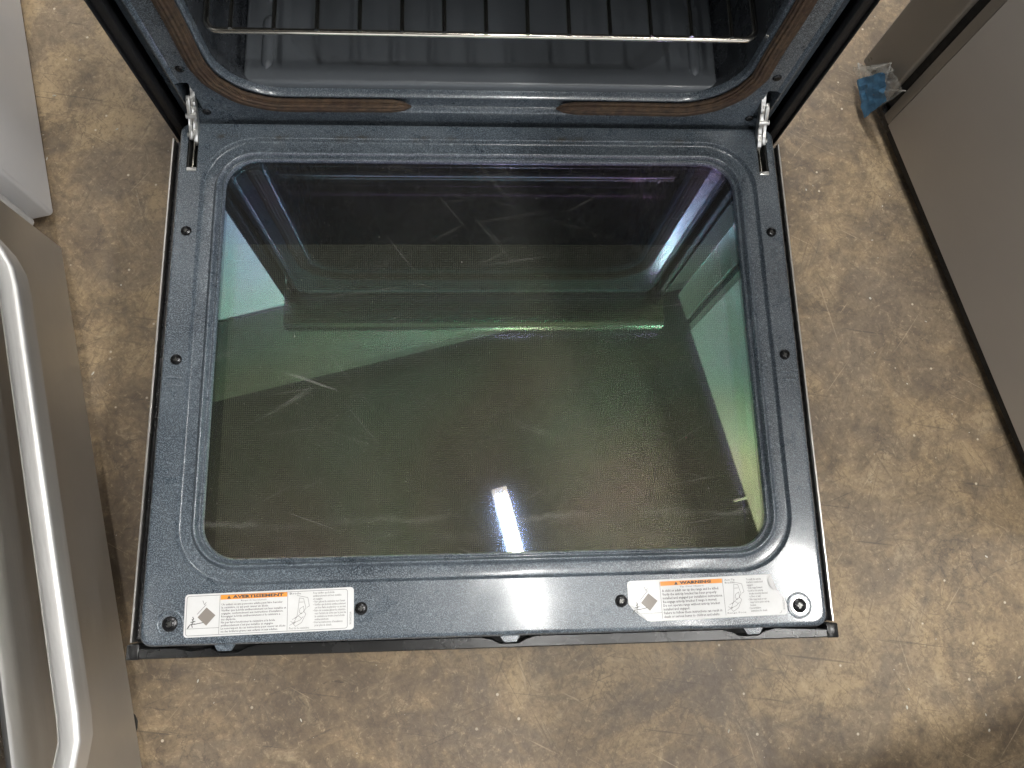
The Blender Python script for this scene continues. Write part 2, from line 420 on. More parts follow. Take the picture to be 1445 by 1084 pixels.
# ------------------------------------------------------------------ ceiling strip lights
def strip_light(n, u0, u1, z, label, group, lamp='tube'):
    root = empty('strip_light', RW(n, (u0+u1)/2, z+.10), TH, label, 'ceiling light', group)
    L_ = (u1-u0)/2
    bm = bmesh.new(); box(bm, (-.035, -L_-.03, -.060), (.035, L_+.03, 0), .004); obj('housing', bm, 'housing', root, 40)
    bm = bmesh.new(); box(bm, (-.006, -.006, 0), (.006, .006, CZ-(z+.10+ZD))); obj('hanger_rod', bm, 'housing', root)
    bm = bmesh.new()
    sweep(bm, [(0, -L_, -.10), (0, L_, -.10)], circ(.016, 14)); obj('tube', bm, lamp, root, 50)
    for s_ in (-1, 1):
        bm = bmesh.new(); box(bm, (-.012, s_*L_-.012, -.122), (.012, s_*L_+.012, -.058), .003); obj('lamp_holder', bm, 'housing', root, 40)
    return root
strip_light(.095, .186, .786, 2.6, 'single lit fluorescent tube mirrored as a white streak in the oven window', 'ceiling strip lights', 'tube_mid')
strip_light(1.30, -.1, 1.1, 2.6, 'single lit fluorescent tube hanging above the taupe refrigerator', 'ceiling strip lights')
strip_light(.75, .75, 1.95, 2.6, 'single lit fluorescent tube hanging above the added shade bench', 'ceiling strip lights', 'tube_dim')
strip_light(.50, -2.1, -.9, 2.6, 'added unseen fluorescent tube behind the kitchen range, brightening the floor', 'ceiling strip lights')  # added tube out of view, put in to brighten the floor beside the range

# ------------------------------------------------------------------ kitchen range
rg = empty('kitchen_range', (0, .35, 0), 0, 'black sided kitchen range with its blue speckled oven door let down', 'range')
T = Matrix.Translation((0, -.35, ZD))       # door-space coordinates -> range-local
def part(name, bm, m, smooth=40, parent=rg, label=None, mtx=None):
    bmesh.ops.transform(bm, matrix=T @ mtx if mtx else T, verts=bm.verts[:])
    return obj(name, bm, m, parent, smooth, label)
def at_origin(o):
    """shift the mesh so that the object's coordinates are door-space coordinates"""
    o.data.transform(T.inverted()); o.location = T.translation; return o

# --- inner panel (loft of rounded-rectangle rings)
X0, X1, Y0, Y1 = -.3325, .3325, -.4840, .0325      # emboss outer edge
prof = [  # inset from emboss edge, z, corner radius
    (.0000, .0000), (.0010, -.0012), (.0026, -.0046), (.0050, -.0055), (.0130, -.0050), (.0160, -.0042), (.0176, -.0010), (.0190, .0010), (.0206, .0008), (.0218, -.0020), (.0226, -.0052), (.0236, -.0060), (.0250, -.0046), (.0264, -.0048), (.0275, -.0090)]
pr = catmull(prof, 4)
loops = []
def ring(x0, x1, y0, y1, r, z): return [(x, y, z) for x, y in rr(x0, x1, y0, y1, r, 10)]
OX, OY0, OY1 = .3605, -.5425, .0525
for ins, z, r in ((0, -.0240, .009), (0, -.0060, .009), (.0006, -.0030, .009), (.0022, -.0008, .009), (.0045, 0, .008), (.0058, 0, .008)):
    loops.append(ring(-OX+ins, OX-ins, OY0+ins, OY1-ins, r+.004, z))
loops.append(ring(X0-.0008, X1+.0008, Y0-.0008, Y1+.0008, .0635, 0))
for ins, z in pr:
    loops.append(ring(X0+ins, X1-ins, Y0+ins, Y1-ins, .063-ins*.95, z))
bm = bmesh.new(); loft(bm, loops)
# three tabs on the free edge
for xc in (-.2755, .0178, .2790):
    loft(bm, [[(xc-.011, OY0+.001, z), (xc+.011, OY0+.001, z), (xc+.0065, OY0-.0060, z), (xc-.0065, OY0-.0060, z)] for z in (-.0105, -.0055)], True, True)
panel = part('inner_panel', bm, 'enamel', 28, label='dark blue speckled enamel inner door panel')
at_origin(panel)
bpy.context.view_layer.update()
bmx = Matrix.Translation((0, 0, ZD))
for sx in (-1, 1):
    lo = Vector((sx*.3435-.0062, -.0085, -.035+ZD)); hi = Vector((sx*.3435+.0062, .037, .02+ZD))
    cutout(panel, lo, hi)
panel.data.shade_smooth(); panel.data.set_sharp_from_angle(angle=R(28))
for sx in (-1, 1):      # pressed bars across the side flanges
    for dy in (-.0045, .0045):
        bm = bmesh.new()
        sweep(bm, [(sx*(.3365+.0185*t/8), -.2655+dy, 0) for t in range(9)], circ(.0019, 8, .0021), scale=lambda t: max(.1, min(1, min(t, 1-t)*6)))
        cb = part('pressed_bar', bm, 'enamel', 60, rg); cb.parent = panel; cb.matrix_basis = Matrix.Translation(-T.translation)

# --- glass and what lies under it
bm = bmesh.new(); loft(bm, [[(x, y, z) for x, y in rr(-.315, .315, -.4675, .0165, .03, 6)] for z in (-.0130, -.0090)], True, True)
at_origin(part('window_glass', bm, 'pane', 40, label='coated oven window glass mirroring the oven in green and violet'))
bm = bmesh.new()
loft(bm, [[(x, y, z) for x, y in rr(-x_, x_, y0, y1, .02, 4)] for x_, y0, y1, z in ((.322, -.474, .023, -.0135), (.322, -.474, .023, -.0405), (.30, -.45, 0, -.0405))], False, False)
part('window_surround', bm, 'matt_black', 40)
bm = bmesh.new(); box(bm, (-.318, -.470, -.0400), (.318, .019, -.0370)); at_origin(part('dotted_glass', bm, 'dots', 40, label='dark outer window glass printed with a fine dot screen'))
# --- outer skin of the door
bm = bmesh.new()
for sx in (-1, 1):
    box(bm, (sx*.3788-.0013, -.5400, -.058), (sx*.3788+.0013, .0480, -.0290), .0007, 1)
box(bm, (-.377, -.5400, -.060), (.377, .0480, -.0575))
part('door_skin', bm, 'bright_steel', 40, label='thin bright steel skin edge of the oven door')
bm = bmesh.new(); box(bm, (-.3772, -.5405, -.0570), (.3772, .0480, -.0420)); box(bm, (-.366, -.5560, -.0550), (.366, -.5405, -.0430)); part('door_liner', bm, 'matt_black')
for sx in (-1, 1):      # black inner rail beside the panel
    bm = bmesh.new(); box(bm, (sx*.3690-.0078, -.5385, -.0418), (sx*.3690+.0078, .0460, -.0340), .002, 2); part('side_rail', bm, 'black')
# end trim, notched behind the tabs
pts = []
xs = [(-.3665, -.5395)]
for xc in (-.2755, .0178, .2790):
    xs += [(xc-.030, -.5440), (xc-.019, -.5465), (xc-.010, -.5510), (xc+.010, -.5510), (xc+.019, -.5465), (xc+.030, -.5440)]
xs = [(-.3665, -.5450), (-.330, -.5455), (-.315, -.5490), (-.300, -.5470)] + xs[2:]
xs.append((.3665, -.5470))
xs = sorted(set(xs))
top_in = xs; top_out = [(x, -.5560) for x, _ in xs]
bm = bmesh.new()
zz = [(.0, -.0205), (.0, -.0190)]
L0 = [[(x, y, -.0560) for x, y in top_in], [(x, y, -.0225) for x, y in top_in], [(x, y-.0009, -.0212) for x, y in top_in],
      [(x, y+.0012, -.0212) for x, y in top_out], [(x, y, -.0228) for x, y in top_out], [(x, y, -.0560) for x, y in top_out]]
loft(bm, L0, False, False, closed=False)
part('end_trim', bm, 'steel_trim', 30, label='dark glossy steel trim along the door free end')
for sx in (-1, 1):
    bm = bmesh.new(); box(bm, (sx*.3735-.0066, -.5565, -.057), (sx*.3735+.0066, -.5410, -.0212), .0015, 2); part('corner_cap', bm, 'steel_trim', 40)

# --- screws
def screw(x, y, z, r, big=False, wash=None):
    bm = bmesh.new(); mt = Matrix.Translation((x, y, z))
    lathe(bm, [(r, 0), (r, .0008), (r*.93, .0019), (r*.72, .0029), (r*.42, .0034), (r*.40, .0018)], 24, mt)
    s_ = part('screw', bm, 'screw', 30)
    bm = bmesh.new(); a = random.random()*1.5
    for k_ in (0, 1):
        box(bm, (-r*.38, -r*.13, .0016), (r*.38, r*.13, .0022+.0002*k_), 0, 1, mt @ Matrix.Rotation(a+k_*math.pi/2, 4, 'Z'))
    q = part('cross_recess', bm, 'zinc_dark', 30); q.parent = s_
    if wash:
        bm = bmesh.new()
        pts_ = [(wash*1.0, -.0003), (wash*.97, .0005), (wash*.90, .0008), (wash*.84, .0004), (wash*.80, -.0003)]
        vl = loft(bm, [[(x+a_*math.cos(t), y+a_*math.sin(t), z+b_) for t in [2*math.pi*i/32 for i in range(32)]] for a_, b_ in pts_])
        q = part('pressed_ring', bm, 'enamel', 60); q.parent = s_
    return s_
for sx in (-1, 1):
    screw(sx*.3439, -.0878, 0, .0060); screw(sx*.3439, -.2406, 0, .0060)
    screw(sx*.3297, -.5201, 0, .0078, True, .0140)
    screw(sx*.1367, -.5103, 0, .0066)
bm = bmesh.new(); lathe(bm, [(.0102, -.0002), (.0102, .0006), (.0096, .0010), (.0072, .0010)], 28, Matrix.Translation((.3297, -.5201, 0)))
part('washer', bm, 'zinc', 30, label='bright washer under the corner screw')

# --- hinges
def skew(bm, sx):
    for v_ in bm.verts: v_.co.x -= sx*.0125*max(0, v_.co.z)/.06
def hinge(sx):
    x = sx*.3435
    bm = bmesh.new()
    outer = [(.0600, .0620), (.0605, .0540), (.0560, .0500), (.0545, .0450), (.0500, .0430), (.0480, .0370), (.0500, .0330), (.0470, .0280), (.0420, .0270), (.0400, .0200), (.0420, .0150), (.0370, .0090), (.0300, .0080), (.0250, .0010), (.0240, -.0060),
             (.0330, -.0120), (.0420, -.0060), (.0500, .0040), (.0560, .0160), (.0600, .0300), (.0660, .0420), (.0720, .0620)]
    poly_extrude(bm, outer, 0, x-.0052*sx, x-.0002*sx); skew(bm, sx)
    bmesh.ops.bevel(bm, geom=bm.edges[:], offset=.0006, segments=1, affect='EDGES')
    h = part('hinge', bm, 'zinc', 40, label='bright zinc hinge arm reaching into its door slot')
    bm = bmesh.new()
    lever = [(.0560, .0480), (.0510, .0460), (.0475, .0360), (.0445, .0300), (.0450, .0220), (.0395, .0130), (.0330, .0110), (.0270, .0030), (.0300, -.0040), (.0380, .0010), (.0460, .0100), (.0520, .0240), (.0560, .0380)]
    poly_extrude(bm, lever, 0, x+.0006*sx, x+.0048*sx); skew(bm, sx)
    bmesh.ops.bevel(bm, geom=bm.edges[:], offset=.0005, segments=1, affect='EDGES')
    q = part('lever', bm, 'zinc', 40); q.parent = h
    bm = bmesh.new(); sweep(bm, [(x-sx*.0050-.0062, .0440, .0250), (x-sx*.0050+.0062, .0440, .0250)], circ(.0030, 12)); q = part('rivet', bm, 'zinc', 40); q.parent = h
    bm = bmesh.new(); sweep(bm, [(x-.0060, .0330, .0030), (x+.0060, .0330, .0030)], circ(.0028, 12)); q = part('rivet', bm, 'zinc', 40); q.parent = h
    # channel in the slot
    bm = bmesh.new()
    sec = [(-.0060, -.0010), (-.0048, -.0010), (-.0048, -.0160), (.0048, -.0160), (.0048, -.0010), (.0060, -.0010), (.0060, -.0175), (-.0060, -.0175)]
    loft(bm, [[(x+a, y, b_-.0012) for a, b_ in sec] for y in (-.0080, .0365)], True, True)
    q = part('channel', bm, 'zinc_dark', 40); q.parent = h
    bm = bmesh.new(); box(bm, (x-.0022, -.006, -.0150), (x+.0002, .030, -.0050), .0008, 1); q = part('slide_bar', bm, 'chrome', 40); q.parent = h
    bm = bmesh.new(); box(bm, (x-.0058, -.0120, -.0010), (x+.0058, -.0075, .0012), .0008, 2); q = part('end_stop', bm, 'zinc', 40); q.parent = h
hinge(-1); hinge(1)

# --- front frame of the oven (rings in the x-z plane)
def fring(x, z0, z1, r, y): return [(a, y, b_) for a, b_ in rr(-x, x, z0, z1, r, 10)]
FY = .058
fp = [(.3610, -.030, .590, .006, FY+.030), (.3610, -.030, .590, .006, FY+.0125), (.3595, -.028, .588, .006, FY+.0105), (.3560, -.026, .586, .008, FY+.0085), (.3495, -.022, .582, .010, FY+.0035), (.3462, -.019, .579, .011, FY-.0014), (.3440, -.017, .577, .012, FY-.0024), (.3412, -.015, .575, .013, FY-.0014), (.3395, -.013, .573, .014, FY),
      (.3200, .0160, .5080, .085, FY), (.3175, .0185, .5055, .083, FY+.0018), (.3155, .0205, .5035, .081, FY+.0060), (.3020, .0370, .4890, .072, FY+.0060), (.3000, .0400, .4865, .070, FY+.0035), (.2985, .0425, .4845, .069, FY+.0010), (.2965, .0450, .4825, .067, FY+.0006), (.2945, .0465, .4805, .065, FY+.0030), (.2935, .0470, .4795, .064, FY+.0100)]
loops = [fring(*a) for a in fp]
bm = bmesh.new(); loft(bm, loops)
frame = part('front_frame', bm, 'enamel_frame', 30, label='dark blue speckled enamel frame around the oven mouth')
at_origin(frame); bpy.context.view_layer.update()
for sx in (-1, 1):
    lo = Vector((sx*.3365-.0075, .03, .012+ZD)); hi = Vector((sx*.3365+.0075, .12, .068+ZD)); cutout(frame, lo, hi)
frame.data.shade_smooth(); frame.data.set_sharp_from_angle(angle=R(30))
for sx in (-1, 1):
    bm = bmesh.new(); box(bm, (sx*.3365-.0085, FY+.024, .010), (sx*.3365+.0085, FY+.034, .070)); part('hinge_pocket', bm, 'matt_black')
    for x, z in ((sx*.3290, .0930), (sx*.3265, .0125)):
        bm = bmesh.new(); lathe(bm, [(.0052, 0), (.0050, .0012), (.0038, .0022), (.0015, .0024)], 18, Matrix.Translation((x, FY+.0002, z)) @ Matrix.Rotation(R(90), 4, 'X')); part('frame_screw', bm, 'screw', 30)
# --- cavity
bm = bmesh.new()
loft(bm, [fring(.2932, .0470, .4790, .064, FY+.0095), fring(.2935, .0340, .4800, .060, FY+.03), fring(.2935, .0340, .4800, .050, .52), fring(.20, .12, .40, .04, .522)], False, True)
for f_ in bm.faces: pass
part('oven_cavity', bm, 'cavity', 40, label='black speckled enamel walls of the oven cavity')
# oven floor plate with sunk middle
bm = bmesh.new()
def fl_ring(x, y0, y1, r, z): return [(a, b_, z) for a, b_ in rr(-x, x, y0, y1, r, 8)]
zf = .0575
loft(bm, [fl_ring(.2735, .0680, .47, .004, zf-.0105), fl_ring(.2735, .0680, .47, .005, zf-.0040), fl_ring(.2725, .0690, .469, .006, zf-.0012), fl_ring(.2705, .0710, .467, .008, zf), fl_ring(.2690, .0725, .466, .008, zf),
          fl_ring(.2240, .0905, .42, .050, zf), fl_ring(.2215, .0930, .418, .050, zf-.0008), fl_ring(.2060, .1085, .402, .050, zf-.0165), fl_ring(.2020, .1120, .398, .048, zf-.0172), fl_ring(.10, .2, .30, .02, zf-.0172)], False, True)
ofl = part('oven_floor', bm, 'porcelain', 40, label='smooth grey porcelain oven floor with sunk middle')
for sx in (-1, 1):
    for y0, y1 in ((.084, .155), (.170, .30)):
        bm = bmesh.new()
        path = [(sx*.2475, y0+(y1-y0)*i/14, zf-.0006) for i in range(15)]
        sweep(bm, path, circ(.0068, 12, .0052), scale=lambda t: max(.05, min(1, math.sin(math.pi*t)*3.0)**.5))
        q = part('rib', bm, 'porcelain', 60); q.parent = ofl
# --- gasket: braided tube with a gap at the bottom
gp = []
gx, gz0, gz1, gr = .3085, .0290, .497, .075
for x in (-.086, -.12, -.16, -.2): gp.append((x, gz0))
for i in range(11):
    a = R(270-9*i); gp.append((-gx+gr+gr*math.cos(a), gz0+gr+gr*math.sin(a)))
for i in range(1, 8): gp.append((-gx, gz0+gr+(gz1-gz0-2*gr)*i/8))
for i in range(11):
    a = R(180-9*i); gp.append((-gx+gr+gr*math.cos(a), gz1-gr+gr*math.sin(a)))
half = gp; other = [(-x, z) for x, z in reversed(half)]
gp = half + [(-.12, gz1), (0, gz1), (.12, gz1)] + other
gp = catmull(gp, 3)
sec = []
for i in range(72):
    a = 2*math.pi*i/72; k_ = 1+.10*math.cos(12*a)
    sec.append((.0094*k_*math.cos(a), .0060*k_*math.sin(a)))
bm = bmesh.new()
sweep(bm, [(x+.0006*math.sin(i*.7), FY-.0005, z+.0005*math.sin(i*.45)) for i, (x, z) in enumerate(gp)], sec, Vector((0, -1, 0)), True,
      lambda t: max(.12, min(1, min(t, 1-t)*90)**.5))
part('gasket', bm, 'gasket', 50, label='brown braided door gasket running round the oven mouth')
# --- body
for sx in (-1, 1):
    bm = bmesh.new(); box(bm, (sx*.3785-.0010, FY-.004, -.235), (sx*.3785+.0010, .66, .600), .0006, 1)
    part('side_panel', bm, 'flange_black', 40)
    bm = bmesh.new(); box(bm, (sx*.3715-.0058, FY-.0005, -.235), (sx*.3715+.0058, FY+.010, .598), .002, 2); part('front_flange', bm, 'flange_black', 40)
bm = bmesh.new(); box(bm, (-.376, .655, -.235), (.376, .662, .600)); part('back_panel', bm, 'matt_black')
bm = bmesh.new(); box(bm, (-.374, .062, -.238), (.374, .650, -.225)); part('base_plate', bm, 'matt_black')
bm = bmesh.new(); box(bm, (-.376, .012, -.225), (.376, .066, -.070), .006, 2); part('storage_drawer', bm, 'steel_skin')
# control fascia and cooktop (seen mirrored in the window)
bm = bmesh.new()
sec = [(.060, .604), (.010, .604), (.002, .606), (-.004, .612), (-.006, .620), (.000, .650), (.006, .662), (.014, .668), (.060, .668)]
loft(bm, [[(x, y, z) for y, z in sec] for x in (-.3795, .3795)], True, True); part('fascia', bm, 'steel_skin', 30)
bm = bmesh.new(); box(bm, (-.3790, .060, .606), (.3790, .662, .668), .004, 2); part('cooktop', bm, 'black', 40)
for sx in (-1, 1):
    for y in (.10, .60):
        bm = bmesh.new(); lathe(bm, [(.018, -.280), (.018, -.268), (.008, -.262), (.008, -.237)], 16, Matrix.Translation((sx*.33, y, 0))); part('foot', bm, 'rubber', 40)

# --- printed labels
def text_mesh(txt, align='LEFT', bold=0.0):
    cu = bpy.data.curves.new('t', 'FONT'); cu.body = txt; cu.align_x = align; cu.resolution_u = 1; cu.offset = bold; cu.space_line = 1.0
    o = bpy.data.objects.new('t', cu); C.objects.link(o); bpy.context.view_layer.update()
    dg = bpy.context.evaluated_depsgraph_get(); me = bpy.data.meshes.new_from_object(o.evaluated_get(dg))
    bpy.data.objects.remove(o); bpy.data.curves.remove(cu); return me
def fit_text(name, txt, x0, y0, x1, y1, m, parent, z, align='LEFT', bold=0.0, rot=0):
    me = text_mesh(txt, align, bold)
    if rot: me.transform(Matrix.Rotation(rot, 4, 'Z'))
    xs = [v_.co.x for v_ in me.vertices]; ys = [v_.co.y for v_ in me.vertices]
    sx = (x1-x0)/(max(xs)-min(xs)); sy = (y1-y0)/(max(ys)-min(ys))
    me.transform(Matrix.Translation((x0, y0, z)) @ Matrix.Diagonal((sx, sy, 1, 1)) @ Matrix.Translation((-min(xs), -min(ys), 0)))
    me.materials.append(M[m]); o = bpy.data.objects.new(name, me); C.objects.link(o); o.parent = parent; return o
def line(bm, pts, wd, z):
    pts = [Vector((*p, 0)) for p in pts]
    for a, b_ in zip(pts, pts[1:]):
        d = (b_-a); n_ = Vector((-d.y, d.x, 0)).normalized()*wd/2; e = d.normalized()*wd*.3
        vs = [bm.verts.new(p+Vector((0, 0, z))) for p in (a-n_-e, b_-n_+e, b_+n_+e, a+n_-e)]; bm.faces.new(vs)
LW, LH = .1715, .0425
def make_label(cx, cy, ang, heading, body, risk, mid_top, mid_bot, bullets, code, outline, label, flaps=()):
    bm = bmesh.new(); poly_extrude(bm, outline, 2, 0.0, .00025)
    lb = obj('warning_label', bm, 'paper', rg, 30, label)
    lb.matrix_basis = T @ Matrix.Translation((cx, cy, .0004)) @ Matrix.Rotation(ang, 4, 'Z') @ Matrix.Translation((-LW/2, -LH/2, 0))
    z = .00045; W_ = LW; H_ = LH
    bm = bmesh.new()
    for fx in (.205, .605):
        b2 = bmesh.new(); line(b2, [(fx*W_, .055*H_), (fx*W_, .94*H_)], .00035, z); obj('divider_line', b2, 'ink_light', lb)
    b0 = rr(.012*W_, .962*W_, .04*H_, .955*H_, .0025, 5)
    ok = [q for q in b0 if inside(q, outline)]
    for q0, q1 in zip(b0, b0[1:]+b0[:1]):
        if inside(q0, outline) and inside(q1, outline): line(bm, [q0, q1], .0004, z)
    o_ = obj('border_line', bm, 'ink_light', lb); o_['kind'] = 'stuff'
    bm = bmesh.new(); x0, x1, y0, y1 = .2085*W_, .602*W_, .845*H_, .95*H_
    vs = [bm.verts.new(p) for p in ((x0, y0, z), (x1, y0, z), (x1, y1, z), (x0, y1, z))]; bm.faces.new(vs); obj('heading_band', bm, 'orange', lb)
    hw = .30 if len(heading) > 8 else .20
    c0 = .405
    fit_text('heading_text', heading, (c0-hw/2+.025)*W_, .862*H_, (c0+hw/2+.025)*W_, .937*H_, 'ink', lb, z+.0002, 'LEFT', .045)
    bm = bmesh.new(); tx = (c0-hw/2+.003)*W_; s_ = .0040
    a = [bm.verts.new(p) for p in ((tx-s_*.5, .858*H_, z+.0002), (tx+s_*.5, .858*H_, z+.0002), (tx, .858*H_+s_*.85, z+.0002))]; bm.faces.new(a); obj('warning_triangle', bm, 'ink', lb)
    fit_text('risk_text', risk, .33*W_, .775*H_, .48*W_, .822*H_, 'ink_light', lb, z, 'CENTER')
    fit_text('body_text', body, .215*W_, .065*H_, .597*W_, .755*H_, 'ink', lb, z, 'LEFT', .010)
    fit_text('column_text', bullets, .757*W_, .105*H_, (.955 if not flaps else .890)*W_, .925*H_, 'ink_light', lb, z, 'LEFT', .006)
    fit_text('caption_text', mid_top, .617*W_, (.885 if '\n' not in mid_top else .82)*H_, .685*W_, .935*H_, 'ink_light', lb, z, 'LEFT')
    fit_text('caption_text', mid_bot, .617*W_, .075*H_, .735*W_, .125*H_, 'ink_light', lb, z)
    fit_text('code_text', code, .974*W_, .12*H_, .986*W_, .42*H_, 'ink_light', lb, z, 'LEFT', 0, R(90))
    # tipping range pictogram
    bm = bmesh.new(); c_ = Vector((.130*W_, .47*H_, z)); q = .0090
    vs = [bm.verts.new(c_+Vector((q*math.cos(a_), q*math.sin(a_), 0))) for a_ in (R(5), R(92), R(183), R(270))]; bm.faces.new(vs); obj('tipping_range_pictogram', bm, 'ink_grey', lb)
    bm = bmesh.new()
    line(bm, [(.015*W_, .20*H_), (.2035*W_, .20*H_)], .0003, z); line(bm, [(.075*W_, .53*H_), (.125*W_, .745*H_)], .0004, z); line(bm, [(.105*W_, .84*H_), (.115*W_, .745*H_), (.125*W_, .80*H_)], .0004, z)
    line(bm, [(.06*W_, .30*H_), (.115*W_, .335*H_)], .0007, z)
    for p in ([(.047, .42), (.055, .36), (.045, .30), (.062, .31)], [(.025, .22), (.035, .29), (.045, .30), (.05, .23)], [(.05, .47), (.056, .43), (.052, .40)], [(.028, .26), (.022, .21)], [(.04, .35), (.065, .37)]):
        line(bm, [(a_*W_, b_*H_) for a_, b_ in p], .0008, z)
    obj('figure_pictogram', bm, 'ink', lb)
    # bracket drawing
    bm = bmesh.new()
    for p in ([(.665, .42), (.675, .80), (.70, .78), (.715, .55), (.70, .48), (.715, .42), (.69, .22), (.655, .14), (.64, .20), (.66, .35), (.665, .42)], [(.68, .55), (.70, .60), (.705, .48), (.685, .42), (.675, .48), (.68, .55)], [(.62, .17), (.655, .25)], [(.625, .26), (.65, .20)], [(.635, .30), (.67, .38), (.69, .32)], [(.66, .86), (.725, .80), (.735, .60), (.722, .57)], [(.65, .32), (.69, .45)], [(.675, .70), (.70, .70)], [(.645, .22), (.68, .28), (.70, .36)]):
        line(bm, [(a_*W_, b_*H_) for a_, b_ in p], .00032, z)
    obj('bracket_drawing', bm, 'ink_light', lb)
    for pts_, zs in flaps:
        bm = bmesh.new(); vs = [bm.verts.new((x, y, zz_)) for (x, y), zz_ in zip(pts_, zs)]
        for i in range(1, len(vs)-1): bm.faces.new((vs[0], vs[i], vs[i+1]))
        obj('curled_corner', bm, 'paper', lb, 60)
    return lb
def inside(p, poly):
    x, y = p; c_ = False; n_ = len(poly)
    for i in range(n_):
        (x0, y0), (x1, y1) = poly[i], poly[(i+1) % n_]
        if (y0 > y) != (y1 > y) and x < (x1-x0)*(y-y0)/(y1-y0)+x0: c_ = not c_
    return c_
fr = make_label(-.2300, -.5113, R(1.1), 'AVERTISSEMENT',
    "Un enfant ou une personne adulte peut faire basculer\nla cuisinière, ce qui peut causer un décès.\nVérifier que la bride antibasculement est bien installée et\nengagée, conformément aux instructions d'installation.\nRéengager la bride antibasculement si la cuisinière a\nété déplacée.\nNe pas faire fonctionner la cuisinière si la bride\nantibasculement n'est pas installée et engagée.\nLe non-respect de ces instructions peut causer un décès\nou des brûlures graves aux enfants et aux adultes.",
    'Risque de basculement', 'Bride', 'Pied de la cuisinière',
    "Pour vérifier que la bride\nantibasculement est bien installée\net engagée:\n• Faire glisser la cuisinière vers l'avant.\n• Vérifier que la bride antibasculement\n   est bien fixée au plancher ou au mur.\n• Faire de nouveau glisser la cuisinière\n   vers l'arrière de sorte que le pied de\n   la cuisinière se trouve sous la bride\n   antibasculement.\n• Voir les instructions d'installation\n   pour plus de détails.", 'W10665256A',
    rr(0, LW, 0, LH, .0035, 5), 'white warning label with orange AVERTISSEMENT heading')
o2 = [(.0035, LH), (.0008, LH-.0010), (0, LH-.0035), (0, .0190), (.0035, .0140), (.0110, .0065), (.0185, .0010), (.0230, 0), (LW-.0035, 0), (LW-.0008, .0010), (LW, .0040), (LW, .0110), (LW-.0022, .0170), (LW-.0090, .0255), (LW-.0140, .0350), (LW-.0145, LH)]
en = make_label(.2300, -.5095, R(1.25), 'WARNING',
    "A child or adult can tip the range and be killed.\nVerify the anti-tip bracket has been properly\ninstalled and engaged per installation instructions.\nRe-engage anti-tip bracket if range is moved.\nDo not operate range without anti-tip bracket\ninstalled and engaged.\nFailure to follow these instructions can result in\ndeath or serious burns to children and adults.",
    'Tip Over Hazard', 'Anti-Tip\nBracket', 'Range Foot',
    "To verify the anti-tip\nbracket is installed and\nengaged:\n• Slide range forward.\n• Look for the anti-tip\n   bracket securely attached\n   to floor or wall.\n• Slide range back so rear\n   range foot is under anti-tip\n   bracket.\n• See installation\n   instructions for details.", 'W10665256A',
    o2, 'white WARNING label with curled corners and orange heading',
    flaps=(([(LW-.0145, LH), (LW-.0140, .0350), (LW-.0090, .0255), (LW-.0128, .0262), (LW-.0172, .0305), (LW-.0182, .0370)], (.0003, .0003, .0003, .0016, .0022, .0018)),
           ([(0, .0190), (.0035, .0140), (.0110, .0065), (.0185, .0010), (.0170, .0038), (.0105, .0102), (.0040, .0175)], (.0003, .0003, .0003, .0003, .0012, .0016, .0012))))

# ------------------------------------------------------------------ oven rack
rk = empty('oven_rack', (0, .07, ZD+.14), 0, 'chrome wire oven rack slid in above the grey oven floor', 'oven rack')
def rwire(name, path, r, m='chrome', n=8):
    bm = bmesh.new(); sweep(bm, path, circ(r, n)); return obj(name, bm, m, rk, 60)
rx, rd, cr = .2885, .41, .014
fw = [(-rx, rd, 0)]
fw += [(-rx, cr+.01, 0)]
for i in range(7):
    a = R(180+15*i); fw.append((-rx+cr+cr*math.cos(a), cr+cr*math.sin(a), 0))
fw += [(0, 0, 0)]
for i in range(7):
    a = R(270+15*i); fw.append((rx-cr+cr*math.cos(a), cr+cr*math.sin(a), 0))
fw += [(rx, cr+.01, 0), (rx, rd, 0), (0, rd, 0), (-rx+.001, rd, 0)]
rwire('frame_wire', fw, .0033, n=10)
w0 = rwire('wire', [(0, -.0018, .0052), (0, .003, .0056), (0, rd, .0050)], .0024)
first = True
for i in range(13):
    x = -.2615+i*.04345
    o = w0 if first else w0.copy()
    if not first: C.objects.link(o); o.parent = rk
    first = False; o.location = (x, 0, 0)
rwire('cross_wire', [(-rx+.003, .20, .0000), (rx-.003, .20, .0000)], .0026)

# ------------------------------------------------------------------ stainless appliance on the one side
lf = empty('stainless_appliance', RW(-.95, .24, -ZD), TH, 'brushed stainless appliance with a bowed bar handle on its bottom drawer', 'appliance')
LI = world_of(lf).inverted()
def lpart(name, bm, m, smooth=40, parent=lf, label=None):
    bmesh.ops.transform(bm, matrix=LI @ RM, verts=bm.verts[:]); return obj(name, bm, m, parent, smooth, label)
def bowed(z0, z1, back=-.66, umin=-.180, umax=.660):
    pl = [(-.626, -.180), (-.6085, -.156), (-.5965, -.136), (-.5915, -.112), (-.5900, -.080), (-.5900, .56), (-.5915, .592), (-.5965, .616), (-.6085, .636), (-.626, .660), (back, .660), (back, -.180)]
    pl = [(a, b_) for a, b_ in pl]
    bm = bmesh.new()
    c0 = catmull(pl[:10], 3)+pl[10:]
    ins = [(a-(.0025 if a > back+.01 else 0), b_) for a, b_ in c0]
    loft(bm, [[(a, b_, z0) for a, b_ in ins], [(a, b_, z0+.003) for a, b_ in c0], [(a, b_, z1-.003) for a, b_ in c0], [(a, b_, z1) for a, b_ in ins]], True, True)
    return bm
lpart('drawer_front', bowed(-.235, .033), 'steel_v', 40, label='brushed stainless drawer front')
for u0 in (0,):
    lpart('door', bowed(.043, .560), 'black', 40, label='glossy black door above the drawer')
